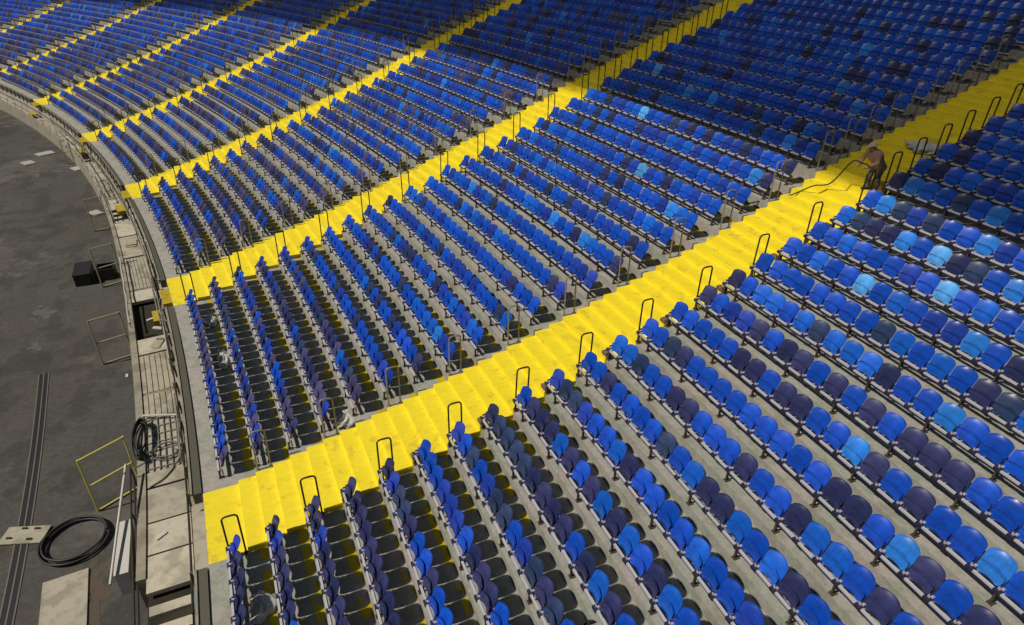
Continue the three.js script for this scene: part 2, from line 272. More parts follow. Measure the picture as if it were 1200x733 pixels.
{
  const rest = seats.filter(s => s.vis && !s.single), grp = new THREE.Group(); grp.name = 'seat_rows'; grp.userData.kind = 'stuff'; grp.userData.label = 'rows of folded blue and navy stadium seats filling the rest of the stand'; scene.add(grp);
  const a = new THREE.InstancedMesh(plasticMerged, instMat, rest.length), c = new THREE.InstancedMesh(brGeo, M.bracket, rest.length), e = new THREE.InstancedMesh(clampGeo, M.clamp, rest.length), o = new THREE.Object3D(), col = new THREE.Color(); a.name = 'seat_shells'; c.name = 'seat_brackets'; e.name = 'seat_clamps';
  rest.forEach((s, n) => { o.position.copy(s.p); o.rotation.set(0, s.t + (hash2(s.i, s.k, 79) - 0.5) * 0.04, (hash2(s.i, s.k, 77) - 0.5) * 0.07); o.updateMatrix(); a.setMatrixAt(n, o.matrix); c.setMatrixAt(n, o.matrix); e.setMatrixAt(n, o.matrix); const t = TONES[s.tone].c, f = 0.8 + 0.4 * hash2(s.k, s.i + s.b * 50, 21); col.setRGB(t[0] * f, t[1] * f, t[2] * f); a.setColorAt(n, col); });
  for (const m of [a, c, e]) { m.castShadow = m.receiveShadow = true; m.userData.kind = 'stuff'; grp.add(m); }
  console.log('seats single', single.length, 'rest', rest.length);
}
// the steel rails that carry the seats, one per row and block
for (let b = -1; b <= 6; b++) for (let i = 0; i < ROWS; i++) {
  const line = seats.filter(s => s.b === b && s.i === i && s.vis); if (line.length < 2) continue;
  if (!line.some(s => s.seen)) continue;
  const r = R + i * D, ts = line.map(s => s.t), ta = Math.min(...ts) - 0.26 / r, tb = Math.max(...ts) + 0.26 / r, y = level(i);
  const t = thing('seat_rail', `pale steel rail under the seats of the ${ord(i + 1)} row, ${BLOCK_WORD(b)}`, 'seat rail', 'steel rails that carry the seat rows');
  mesh('beam', arcBar(i * D - 0.05, i * D, y + 0.292, y + 0.332, ta, tb, 10), M.railSteel, t); mesh('underside_shade', arcBar(i * D - 0.03, i * D + 0.02, y + 0.235, y + 0.283, ta, tb, 10), M.clamp, t);  // dark strip below the beam stands in for its shaded underside
  if (b > 1 || i > 24) continue;
  line.forEach((s, k) => {
    const end = s.k === 0 || (s.n && s.k === s.n - 1);
    if (!(end || s.k % 3 === 1)) return;
    const tt = s.t + (s.k === 0 ? (b < 0 ? 0.2 : -0.2) : s.n && s.k === s.n - 1 ? 0.2 : 0.25) / r;
    const L = mesh('leg', join([box(0.045, 0.29, 0.04, -0.025, 0.145, 0), box(0.03, 0.2, 0.03, 0.06, 0.2, 0)]), M.foot, t); L.position.copy(polT(i * D, tt, y)); L.rotation.y = tt;
    const F = mesh('foot', box(0.13, 0.025, 0.10, -0.0, 0.013, 0), M.foot, L);
    if (end && s.k === 0 && i % 2 === 1 && b < 0) mesh('end_box', box(0.16, 0.10, 0.30, 0.02, 0.09, b < 0 ? -0.16 : 0.16), M.rust, t).position.copy(L.position), t.children[t.children.length - 1].rotation.y = tt;
  });
}

// ───────────────────────── hoop handrails ─────────────────────────
{
  const H = 1.33, w = 0.35, c = 0.10;
  const path = new THREE.CurvePath(); const v = (x, y) => new THREE.Vector3(x, y, 0);
  path.add(new THREE.LineCurve3(v(0, 0), v(0, H - c))); path.add(new THREE.QuadraticBezierCurve3(v(0, H - c), v(0, H), v(c, H))); path.add(new THREE.LineCurve3(v(c, H), v(w - c, H))); path.add(new THREE.QuadraticBezierCurve3(v(w - c, H), v(w, H), v(w, H - c))); path.add(new THREE.LineCurve3(v(w, H - c), v(w, 0)));
  const g = new THREE.TubeGeometry(path, 44, 0.023, 8), plate = new THREE.CylinderGeometry(0.055, 0.06, 0.02, 10); plate.translate(0, 0.018, 0);
  let proto = null;
  aisleTh.forEach((th, k) => { for (const side of [1, -1]) for (let i = 0; i < ROWS; i++) {
    if (i <= 20 && (i % 2 === 0) !== (side > 0)) continue;               // near side (+z): even rows, far side: odd rows; every row higher up
    const t = th - side * W / (R + i * D), p = polT(i * D, t, level(i)); if (!inView(p.clone().setY(p.y + 0.7), 0.985)) continue;
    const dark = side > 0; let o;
    if (!proto) { o = proto = new THREE.Group(); mesh('hoop', g, M.grey, o); for (const x of [0, w]) { const q = mesh('base_plate', plate, M.grey, o); q.position.x = x; } } else o = proto.clone();
    o.name = numbered('handrail'); scene.add(o); o.position.copy(p); o.rotation.set((hash2(i, k, side + 3) - 0.5) * 0.03, t, (hash2(i, k, side + 9) - 0.5) * 0.03);
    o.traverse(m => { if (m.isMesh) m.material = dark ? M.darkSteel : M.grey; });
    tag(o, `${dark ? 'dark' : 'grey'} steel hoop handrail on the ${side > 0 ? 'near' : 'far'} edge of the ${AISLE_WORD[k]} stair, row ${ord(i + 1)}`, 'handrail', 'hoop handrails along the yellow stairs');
  } });
}

// ───────────────────────── front barrier and deck ─────────────────────────
for (let b = -1; b < 6; b++) {
  const ta = b < 0 ? -0.045 : aisleTh[b] + (W - 0.05) / R, tb = b < 0 ? -(W + 0.12) / R : aisleTh[b + 1] - (W + 0.1) / R;
  const t = thing('front_barrier', `dark steel barrier along the front of the ${BLOCK_WORD(b)}`, 'barrier', 'front barriers of the seat blocks');
  const n = b < 0 ? 3 : 10;
  mesh('panel', arcBar(-0.76, -0.53, -0.3, 0.05, ta, tb, n), M.barrier, t); mesh('top_rail', arcBar(-0.81, -0.755, 0.02, 0.09, ta, tb, n), M.kerb, t);
  for (let q = 0; q <= n; q++) { const p = mesh('post', box(0.06, 0.5, 0.06, 0, -0.16, 0), M.barrier, t), tt = ta + (tb - ta) * (0.01 + 0.98 * q / n); p.position.copy(polT(-0.88, tt, 0)); p.rotation.y = tt; }
}
const deck = struct(new THREE.Group(), 'pale walkway of slabs and metal decking below the front row'); deck.name = 'walkway'; scene.add(deck);
const A = (s) => s / R;
mesh('base', arcBar(-2.1, -0.55, GROUND, DECK - 0.26, A(-4.5), A(95), 80, 'tioe'), M.pit, deck);
mesh('inner_kerb', arcBar(-0.92, -0.515, DECK - 0.3, DECK + 0.32, A(-4.5), A(95), 80, 'tioe'), M.slab2, deck);
mesh('outer_coping', arcBar(-2.32, -2.1, GROUND, DECK + 0.05, A(-0.2), A(95), 80, 'tioe'), M.kerb, deck);
mesh('pipe', tube(Array.from({ length: 40 }, (_, k) => pol(-1.0, -2 + k * 2, DECK + 0.36 - 0.02 * (k % 3))), 0.03, 160, 6), M.darkSteel, deck);
function slab(s0, s1, y, m, rx0 = -2.09, rx1 = -1.0) { mesh('slab', arcBar(rx0, rx1, y - 0.14, y, A(s0) + 0.00012, A(s1) - 0.00012, 3), m, deck); }
function ribbed(s0, s1, n = 6) { // decking panel of planks running along the walkway
  const p = mesh('deck_panel', arcBar(-2.09, -0.98, DECK - 0.12, DECK - 0.03, A(s0), A(s1), 4), M.slab2, deck); const w = 1.09 / n;
  for (let q = 0; q < n; q++) mesh('plank', arcBar(-2.08 + q * w, -2.08 + (q + 1) * w - 0.035, DECK - 0.03, DECK, A(s0) + 0.0003, A(s1) - 0.0003, 4), M.deckMetal, p);
}
function grate(s0, s1) {
  const p = mesh('grate', arcBar(-2.09, -0.98, DECK - 0.1, DECK - 0.05, A(s0), A(s1), 4), M.slab2, deck);
  for (let q = 0; q <= 6; q++) mesh('bar', arcBar(-2.08 + q * 0.177, -2.055 + q * 0.177, DECK - 0.05, DECK, A(s0), A(s1), 3), M.grey, p);
  for (let s = s0 + 0.1; s < s1; s += 0.42) mesh('bar', arcBar(-2.08, -0.99, DECK - 0.05, DECK - 0.008, A(s), A(s + 0.03), 1), M.grey, p);
}
function planksGap(s0, s1, n, y0, y1) { for (let q = 0; q < n; q++) { const w = (s1 - s0) / n; slab(s0 + q * w, s0 + q * w + w * 0.58, y0 + (y1 - y0) * q / n, M.slab, -2.05, -1.12); } }
planksGap(-2.9, -0.72, 4, DECK - 0.35, DECK - 0.08);
slab(-0.68, 0.55, DECK, M.slab); slab(0.57, 1.74, DECK, M.slab); slab(1.76, 3.15, DECK, M.slab2);
slab(3.2, 3.9, DECK, M.slab2); grate(3.95, 6.6); ribbed(6.65, 8.14); ribbed(8.17, 10.85); slab(10.9, 12.1, DECK, M.slab);
slab(15.5, 16.6, DECK, M.slab, -2.09, -1.0); ribbed(16.7, 20.4, 7); slab(20.5, 23.3, DECK, M.slab2); slab(23.4, 25.6, DECK, M.slab); planksGap(25.8, 27.6, 3, DECK - 0.1, DECK); slab(27.7, 29.6, DECK, M.slab); ribbed(29.7, 33.5); slab(33.6, 38, DECK, M.slab2); planksGap(38.2, 40, 3, DECK - 0.1, DECK); slab(40.1, 46, DECK, M.slab); ribbed(46.1, 52); slab(52.1, 60, DECK, M.slab2); slab(60.1, 72, DECK, M.slab);
// yellow steps that lead down from the front row to the walkway
[1, 2, 3, 4].forEach(k => { const t = thing('front_steps', `yellow steps from the foot of the ${AISLE_WORD[k]} stair down to the walkway`, 'steps', 'yellow front steps'); t.position.copy(polT(0, aisleTh[k], 0)); t.rotation.y = aisleTh[k];
  mesh('step', box(0.34, 0.2, 1.3, -0.69, -0.14, 0.2), M.yellowDull, t); mesh('step', box(0.40, 0.2, k === 1 ? 0.9 : 1.1, -1.15, -0.75, 0.5), M.yellowDull, t); });

function frame(s0, rx0, s1, rx1, yb, yt, m, label) {
  const t = thing('guard_frame', label, 'guard rail', 'three-rail guard frames beside the walkway'), y = f => yb + (yt - yb) * f;
  const a = f => pol(rx0, s0, y(f)), b = f => pol(rx1, s1, y(f)), nm = ['bottom_rail', 'middle_rail', 'top_rail'];
  [0.02, 0.5, 1].forEach((f, n) => mesh(nm[n], rod(a(f), b(f), 0.03), m, t)); mesh('post', rod(a(0), a(1.015), 0.028), m, t); mesh('post', rod(b(0), b(1.015), 0.028), m, t);
}
frame(4.0, -3.6, 4.6, -2.46, GROUND, 0.02, M.yellowRail, 'yellow three-rail guard frame standing beside the coil of black cable');
frame(12.6, -3.48, 12.8, -2.42, GROUND, 0.02, M.dullRail, 'dull yellow guard frame standing beside the walkway pit');
frame(19.9, -3.3, 20.1, -2.4, GROUND, 0.02, M.dullRail, 'dull guard frame around the black crates');
frame(27.6, -3.2, 27.7, -2.4, GROUND, -0.1, M.dullRail, 'dull guard frame beyond the black crates');
frame(42, -2.9, 42.1, -2.36, GROUND, -0.3, M.dullRail, 'far dull guard frame near the bend of the walkway');

{ // pale rail with balusters on the outer edge of the walkway
  const t = thing('edge_railing', 'pale railing on the outer edge of the walkway beside the pit', 'railing'); const P = []; for (let s = 13; s <= 21; s += 0.8) P.push(pol(-2.22 + 0.02 * Math.sin(s * 3), s, DECK + 0.35));
  mesh('top_rail', tube(P, 0.032, 50, 7), M.pale, t); for (let s = 13.2; s < 21; s += 1.1) mesh('post', rod(pol(-2.22, s, DECK + 0.04), pol(-2.22, s, DECK + 0.36), 0.022), M.pale, t);
}
{ const t = thing('edge_railing', 'long pale railing on the walkway edge towards the far bend', 'railing'); const P = []; for (let s = 30; s <= 70; s += 2) P.push(pol(-2.22, s, DECK + 0.5)); mesh('top_rail', tube(P, 0.03, 60, 6), M.pale, t); for (let s = 30.2; s < 70; s += 2) mesh('post', rod(pol(-2.22, s, DECK + 0.04), pol(-2.22, s, DECK + 0.5), 0.025), M.pale, t); }
{ const t = thing('inner_railing', 'grey pipe railing on the inner side of the walkway', 'railing'); for (const [a, b] of [[3.4, 7.3], [11.5, 14.5], [18, 26], [28, 36]]) { const P = []; for (let s = a; s <= b; s += (b - a) / 6) P.push(pol(-1.02, s, DECK + 0.75)); mesh('rail', tube(P, 0.028, 24, 6), M.grey, t); for (let s = a; s <= b + 0.01; s += (b - a) / 3) mesh('post', rod(pol(-1.02, s, DECK), pol(-1.02, s, DECK + 0.75), 0.025), M.grey, t); } }
{ // crossbar over the grate
  const t = thing('crossbar', 'pale bar lying across the walkway above the metal grate', 'bar'); mesh('bar', rod(pol(-2.1, 6.75, DECK + 0.12), pol(-1.05, 6.3, DECK + 0.12), 0.035), M.white, t); mesh('bracket', box(0.1, 0.14, 0.1, 0, 0, 0), M.grey, t).position.copy(pol(-1.05, 6.3, DECK + 0.07)); }
// fence panels of thin bars standing along the inner and outer sides of the walkway
[[16.2, 18.6, -1.06, 'beside the ribbed decking past the pit'], [18.9, 21.3, -1.06, 'at the far end of the ribbed decking'], [21.8, 24.4, -1.06, 'beside the first plain slabs past the decking'], [28.4, 31.2, -1.06, 'past the steps below the third stair'], [31.6, 34.4, -1.06, 'beside the second ribbed decking'], [34.8, 37.6, -1.06, 'just before the steps below the fourth stair'], [41, 45, -1.06, 'past the steps below the fourth stair'], [46, 50, -1.06, 'beside the third ribbed decking'], [28.8, 33.2, -2.02, 'on the outer edge past the third stair'], [9.0, 11.6, -1.06, 'just before the walkway pit']].forEach(([a, b, rx, where]) => {
  const t = thing('fence_panel', `grey fence panel of thin upright bars ${where}`, 'fence', 'fence panels along the walkway'), top = DECK + 0.62 + 0.1 * hash2(a * 10, b * 10, 3), lean = 0.1 * (hash2(a * 10, 7, 5) - 0.5);
  mesh('top_rail', rod(pol(rx + lean, a, top), pol(rx + lean, b, top), 0.022), M.pale, t); mesh('bottom_rail', rod(pol(rx, a, DECK + 0.1), pol(rx, b, DECK + 0.1), 0.02), M.grey, t);
  const n = Math.round((b - a) / 0.4); for (let q = 0; q <= n; q++) { const w = a + (b - a) * q / n; mesh('bar', rod(pol(rx, w, DECK), pol(rx + lean, w, top), q % n ? 0.011 : 0.024, 5), M.grey, t); }
});
[[-1.5, 22.2, 0.9, 0.5, 'pale sheet lying askew on the plain slab past the decking'], [-1.7, 31.5, 1.2, 0.5, 'pale sheet lying across the second ribbed decking'], [-1.3, 35.5, 0.8, 0.6, 'grey sheet leaning by the slabs before the fourth stair'], [-1.6, 43.5, 1.0, 0.7, 'pale sheet lying past the fourth stair'], [-1.35, 11.5, 0.7, 0.3, 'grey offcut lying on the slab at the near edge of the pit']].forEach(([r, q, a, b, l], n) => { const t = thing('sheet', l, 'sheet'); mesh('board', box(b, 0.035, a), n % 2 ? M.kerb : M.deckMetal, t); mesh('batten', box(b * 0.9, 0.03, 0.06, 0, 0.033, a * 0.3), M.rust, t); t.position.copy(pol(r, q, DECK + 0.03)); t.rotation.set(0.03, n * 0.7, 0.02); });
function stairRail(s0, s1, rx, label) { // sloping pipe rail beside steps
  const t = thing('stair_rail', label, 'stair rail'); mesh('rail', rod(pol(rx, s0, DECK + 0.78), pol(rx, s1, DECK + 0.3), 0.026), M.grey, t); mesh('middle_rail', rod(pol(rx, s0, DECK + 0.42), pol(rx, s1, DECK + 0.02), 0.02), M.grey, t);
  for (const f of [0, 0.5, 1]) { const q = s0 + (s1 - s0) * f; mesh('post', rod(pol(rx, q, DECK - 0.15), pol(rx, q, DECK + 0.78 - 0.48 * f), 0.024), M.grey, t); }
}
stairRail(15.6, 12.4, -1.12, 'grey sloping rail on the inner side of the walkway pit'); stairRail(27.9, 25.5, -2.0, 'grey sloping rail on the outer side of the steps past the second stair'); stairRail(27.9, 25.5, -1.08, 'grey sloping rail on the inner side of the steps past the second stair'); stairRail(40.4, 37.9, -2.0, 'grey sloping rail on the outer side of the steps below the fourth stair'); stairRail(40.4, 37.9, -1.08, 'grey sloping rail on the inner side of the steps below the fourth stair');
{ const t = thing('mauve_sheet', 'long mauve grey sheet lying along the inner side of the walkway pit', 'sheet'); mesh('sheet', arcBar(-0.98, -0.80, DECK + 0.32, DECK + 0.36, A(9.6), A(14.6), 8), new THREE.MeshStandardMaterial({ color: new THREE.Color().setRGB(0.2, 0.165, 0.16), roughness: 0.9 }), t); mesh('folded_edge', arcBar(-1.0, -0.96, DECK + 0.1, DECK + 0.37, A(9.7), A(14.5), 8), M.rust, t); }
[[16.9, 18.4, 'short pale plank lying on the inner kerb past the pit'], [20.8, 24.2, 'long pale plank lying on the inner kerb beside the plain slabs'], [30.2, 33.4, 'pale plank lying on the inner kerb near the third stair'], [5.2, 8.6, 'pale plank lying on the inner kerb beside the grate']].forEach(([a, b, l]) => { const t = thing('plank', l, 'plank'); mesh('board', arcBar(-0.97, -0.85, DECK + 0.322, DECK + 0.36, A(a), A(b), 3), M.deckMetal, t); mesh('end_cap', arcBar(-0.975, -0.845, DECK + 0.322, DECK + 0.365, A(b), A(b + 0.1), 1), M.rust, t); });
[[-1.75, 1.15, 0.3, 'small white bit of litter on the slab beside the white box'], [-2.7, 11.3, 0.22, 'two small white scraps on the asphalt beside the walkway'], [-1.3, 13.2, 0.4, 'pale offcut lying in the walkway pit'], [-1.5, 14.1, 0.3, 'smaller pale offcut lying in the walkway pit'], [-1.4, 29.0, 0.45, 'pale offcut lying on the slab past the steps']].forEach(([r, q, w, l], n) => { const o = tag(mesh(numbered('scrap'), box(w, 0.04, w * 0.4), M.white, scene), l, 'scrap'); o.position.copy(pol(r, q, (n === 1 ? GROUND : n === 2 || n === 3 ? DECK - 0.26 : DECK) + 0.024)); o.rotation.y = 0.6 + n; });
function coil(name, label, c, r, turns, wr, m, squash = 1, wob = 0.05, yaw = 0) {
  const P = []; for (let k = 0; k <= turns * 20; k++) { const a = k / 20 * Math.PI * 2, q = r * (1 - 0.1 * hash2(k >> 2, turns, 3)) + wob * Math.sin(a * 0.37 + k * 0.05); P.push(new THREE.Vector3(Math.cos(a + yaw) * q, wr + 0.055 * (k / 20) * 0.6 + 0.01 * Math.sin(k), Math.sin(a + yaw) * q * squash)); }
  const o = tag(mesh(numbered(name), tube(P, wr, turns * 60, 7), m, scene), label, 'cable'); o.position.copy(c); return o;
}
coil('cable_coil', 'large round coil of black cable lying on the asphalt', pol(-4.12, 3.0, GROUND), 0.84, 4, 0.032, M.black, 1, 0.05);
coil('cable_coil', 'grey cable looped loosely on the metal grate', pol(-1.5, 4.7, DECK), 0.38, 2, 0.022, M.cable, 1, 0.05);
coil('cable_coil', 'bundle of black cable hanging over the outer edge of the walkway', pol(-2.18, 5.5, DECK + 0.06), 0.62, 4, 0.03, M.black, 1.0, 0.08).scale.set(0.33, 1.4, 1.5);
{ const P = [[-2.0, 3.2], [-1.6, 3.45], [-1.3, 3.9], [-1.15, 4.3], [-1.3, 4.75]].map(([r, s]) => pol(r, s, DECK + 0.03)); tag(mesh('cable', tube(P, 0.02, 40, 6), M.cable, scene), 'grey cable running over the slabs from the loop on the grate', 'cable'); }
// white box with a long bar leaning over it
{ const t = thing('white_box', 'long white box standing on the ground beside the walkway', 'box'); const g = mesh('body', box(0.30, 0.74, 1.85, 0, 0.37, 0), M.white, t); mesh('lid', box(0.34, 0.05, 1.9, 0, 0.765, 0), M.white, t); t.position.copy(pol(-2.72, 1.42, GROUND)); t.rotation.y = 1.42 / R - 0.02; }
tag(mesh('leaning_pole', rod(pol(-2.62, 4.5, -0.93), pol(-2.93, 0.1, -1.1), 0.035), M.white, scene), 'long white pole resting over the white box', 'pole');
{ const t = thing('stair_railing', 'dark sloping railing between the white box and the slabs', 'railing'); for (const d of [0, 0.45]) mesh('rail', rod(pol(-2.42, 3.9, -0.6 - d), pol(-2.38, -1.4, -1.25 - d * 0.9), 0.03), M.darkSteel, t); for (const s of [-1.3, 0.4, 2.1, 3.8]) mesh('post', rod(pol(-2.4, s, GROUND), pol(-2.4, s, -0.6 - (3.9 - s) * 0.122), 0.025), M.darkSteel, t); }
// ground things
function groundPatch(name, label, r, q, a, b, m, k, lift) { // ragged flat patch on the asphalt, pale or of brown dirt
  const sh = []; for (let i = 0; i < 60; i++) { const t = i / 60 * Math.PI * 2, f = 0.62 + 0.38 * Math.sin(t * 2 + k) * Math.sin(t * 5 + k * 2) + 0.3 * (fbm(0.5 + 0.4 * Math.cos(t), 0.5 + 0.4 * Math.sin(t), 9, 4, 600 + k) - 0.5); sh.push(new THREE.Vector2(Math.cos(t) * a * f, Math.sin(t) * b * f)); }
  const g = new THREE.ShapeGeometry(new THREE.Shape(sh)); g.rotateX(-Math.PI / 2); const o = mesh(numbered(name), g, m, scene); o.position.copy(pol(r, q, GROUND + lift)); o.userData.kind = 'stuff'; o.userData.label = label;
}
const groundFilm = new THREE.MeshStandardMaterial({ map: groundTex, color: 0xffffff, alphaMap: wornAlpha, alphaTest: 0.5, roughness: 0.95 }), dirt = new THREE.MeshStandardMaterial({ color: new THREE.Color().setRGB(0.075, 0.058, 0.042), alphaMap: wornAlpha, alphaTest: 0.5, roughness: 0.98 }), paleFilm = new THREE.MeshStandardMaterial({ color: new THREE.Color().setRGB(0.085, 0.083, 0.077), alphaMap: wornAlpha, alphaTest: 0.5, roughness: 0.95 });
groundPatch('pale_patch', 'pale ragged patch on the asphalt', -5.75, 18.5, 0.7, 1.1, paleFilm, 1, 0.006); groundPatch('pale_patch', 'pale ragged patch on the asphalt near the channel', -5.9, 15.4, 0.35, 0.8, paleFilm, 2, 0.006); groundPatch('pale_patch', 'pale ragged patch far along the asphalt', -4.9, 41.5, 0.6, 2.0, paleFilm, 3, 0.006);  // ragged patches a little paler than the asphalt
groundPatch('dirt_patch', 'brown dirt on the asphalt around the pale board', -3.7, 1.1, 1.0, 2.1, dirt, 4, 0.006); groundPatch('dirt_patch', 'brown dirt on the asphalt near the channel cover', -4.9, -0.6, 0.9, 1.4, dirt, 5, 0.008);
{ const t = struct(new THREE.Group(), 'narrow channel cover curving along the asphalt'); t.name = 'drain_channel'; scene.add(t); mesh('cover', arcBar(-5.62, -5.32, GROUND - 0.05, GROUND + 0.012, A(-2), A(13), 24, 'tioe'), M.black, t); for (const r of [-5.66, -5.50, -5.34]) mesh('edge_strip', arcBar(r, r + 0.035, GROUND - 0.05, GROUND + 0.02, A(-2), A(13), 24, 'tioe'), M.cable, t); }
{ const t = thing('steel_plate', 'pale steel plate with four dark bolts lying over the channel cover', 'plate'); mesh('plate', box(1.15, 0.03, 0.62), M.deckMetal, t); for (const [x, z] of [[-0.35, 0.12], [0.22, 0.18], [0.25, -0.2], [-0.1, -0.22]]) mesh('bolt', box(0.14, 0.05, 0.05, x, 0.03, z), M.black, t); t.position.copy(pol(-5.42, 3.85, GROUND + 0.05)); t.rotation.y = -0.35; }
tag(mesh('white_board', box(1.05, 0.05, 1.95), M.slab2, scene), 'large pale board lying on the stained asphalt beside the white box', 'board').position.copy(pol(-4.22, 0.75, GROUND + 0.03)); scene.children[scene.children.length - 1].rotation.y = 0.05;
{ const t = thing('crate', 'open black crate standing inside the dull guard frame', 'crate', 'black crates on the asphalt'); const w = 0.75; for (const [x, z, a, b] of [[-w / 2, 0, 0.05, w], [w / 2, 0, 0.05, w], [0, -w / 2, w, 0.05], [0, w / 2, w, 0.05]]) mesh('side', box(a, 0.6, b - (a > b ? 0 : 0.1), x, 0.3, z), M.black, t); mesh('floor', box(w - 0.06, 0.04, w - 0.06, 0, 0.03, 0), M.foot, t); t.position.copy(pol(-3.0, 21.0, GROUND));
  const u = thing('crate', 'closed black crate with a pale strap at the outer end of the guard frame', 'crate', 'black crates on the asphalt'); mesh('body', box(0.7, 0.55, 1.5, 0, 0.28, 0), M.black, u); mesh('strap', box(0.73, 0.57, 0.1, 0, 0.29, 0.25), M.dullRail, u); mesh('lid', box(0.74, 0.06, 1.54, 0, 0.58, 0), M.black, u); u.position.copy(pol(-3.95, 21.3, GROUND)); }
[[-3.55, 45.8, 1.1, 0.28, 'long white board lying on the far asphalt'], [-4.95, 44.0, 0.7, 0.3, 'short white board lying on the far asphalt'], [-2.85, 30.6, 0.55, 0.3, 'small white board beside the walkway edge'], [-2.6, 40.5, 0.5, 0.3, 'tiny white board below the fourth stair']].forEach(([r, s, a, b, l]) => { const o = tag(mesh(numbered('white_board'), box(a, 0.05, b * 3), M.pale, scene), l, 'board'); o.position.copy(pol(r, s, GROUND + 0.03)); o.rotation.y = 0.5; });

// ───────────────────────── loose things on the stand ─────────────────────────
function sack(label, p, sx, sy, sz, k, yaw) {
  const g = new THREE.SphereGeometry(1, 28, 18), a = g.attributes.position;
  for (let i = 0; i < a.count; i++) { const x = a.getX(i), y = a.getY(i), z = a.getZ(i), th = Math.atan2(z, x); const f = 1 + 0.22 * Math.sin(3 * th + k) * (1 - y * y) + 0.14 * Math.sin(7 * th + 5 * y + k * 2) + 0.10 * Math.sin(11 * y + 4 * th + k); a.setXYZ(i, x * f * sx, Math.max(-0.5, y * f) * sy + 0.5 * sy, z * f * sz); }
  g.computeVertexNormals(); const o = tag(mesh(numbered('plastic_sack'), g, M.bag, scene), label, 'plastic sack'); o.position.copy(p); o.rotation.y = yaw;
}
sack('crumpled clear plastic sack behind the first row, near the second stair', pol(0.72, 7.45, 0), 0.24, 0.2, 0.5, 1, 0.1);
sack('small white plastic sack behind the first row, beside the foot of the second stair', pol(0.62, 10.3, 0), 0.2, 0.2, 0.32, 2, 0.4);
sack('clear plastic sack at the aisle end of the fourth row, past the nearest stair', pol(3.55, 1.62, level(3)), 0.34, 0.22, 0.3, 3, 0.7);
sack('clear plastic sack lying between the first two rows of the near block', pol(0.55, -3.0, 0), 0.36, 0.16, 0.28, 4, 1.2);
sack('whitish plastic sack lying on the shaded part of the nearest stair', pol(22.55, -0.35, stepY(22.55)), 0.42, 0.2, 0.55, 5, 0.3);
{ const o = tag(mesh('blue_tarp', (() => { const g = new THREE.PlaneGeometry(0.32, 1.5, 8, 24); g.rotateX(-Math.PI / 2); const a = g.attributes.position; for (let i = 0; i < a.count; i++) a.setY(i, 0.04 + 0.06 * hash2(i, 3, 3)); g.computeVertexNormals(); return g; })(), M.tarp, scene), 'crumpled blue tarpaulin between the slabs and the front barrier', 'tarpaulin'); o.position.copy(pol(-0.80, -1.9, DECK + 0.33)); }
[[6.45, -6.86, 6, 'bent black strap standing between the seventh and eighth rows'], [9.72, -6.98, 10, 'bent black strap standing between the tenth and eleventh rows']].forEach(([r, s, i, l]) => { const y = level(Math.floor((r - NOSE) / D)); const P = [[0, 0, 0], [0.02, 0.12, 0.03], [-0.02, 0.25, 0.08], [0.06, 0.36, 0.2]].map(q => new THREE.Vector3(...q)); const o = tag(mesh(numbered('black_strap'), tube(P, 0.022, 14, 6), M.black, scene), l, 'strap', 'black straps'); o.position.copy(pol(r, s, y)); });
{ const y0 = stepY(PERSON[0]), P = [[17.3, 1.7], [17.8, 1.45], [18.3, 1.2], [18.7, 0.9], [19.0, 0.5], [19.2, 0.1]].map(([r, q], n) => pol(r, q, stepY(r) + 0.05 + (n > 3 ? (n - 3) * 0.22 : 0))); for (const [dr, ds, dy] of [[-0.56, 0.42, 0.84], [-0.55, 0.14, 0.9], [-0.55, -0.12, 0.88], [-0.62, -0.3, 0.7]]) P.push(pol(PERSON[0] + dr, PERSON[1] + ds, y0 + dy)); tag(mesh('hose', tube(P, 0.022, 70, 7), M.black, scene), 'dark hose running up the nearest yellow stair to the person', 'hose'); }

// ───────────────────────── the person on the stair ─────────────────────────
function skin(bones, res, c, half, k = 0.03) {                           // bones: [a, b, ra, rb]; smooth union of tapered capsules, meshed on a grid
  const mc = new MarchingCubes(res, M.foot, false, false, 90000); mc.isolation = 0; const f = mc.field, p = new THREE.Vector3(), ab = new THREE.Vector3(), ap = new THREE.Vector3(), h = res / 2;
  for (let z = 0; z < res; z++) for (let y = 0; y < res; y++) for (let x = 0; x < res; x++) {
    p.set(c[0] + (x - h) / h * half, c[1] + (y - h) / h * half, c[2] + (z - h) / h * half); let d = 9;
    for (const [a, b, ra, rb] of bones) { ab.subVectors(b, a); ap.subVectors(p, a); const t = Math.max(0, Math.min(1, ap.dot(ab) / Math.max(1e-9, ab.lengthSq()))); const q = ap.addScaledVector(ab, -t).length() - (ra + (rb - ra) * t); const m = Math.max(k - Math.abs(d - q), 0) / k; d = Math.min(d, q) - m * m * k * 0.25; }
    f[x + y * res + z * res * res] = -d;
  }
  mc.update(); const n = mc.count, g = new THREE.BufferGeometry(), pos = new Float32Array(n * 3), nor = new Float32Array(n * 3);
  for (let i = 0; i < n * 3; i++) { pos[i] = mc.positionArray[i] * half + c[i % 3]; nor[i] = mc.normalArray[i]; }
  g.setAttribute('position', new THREE.BufferAttribute(pos, 3)); g.setAttribute('normal', new THREE.BufferAttribute(nor, 3)); return g;
}
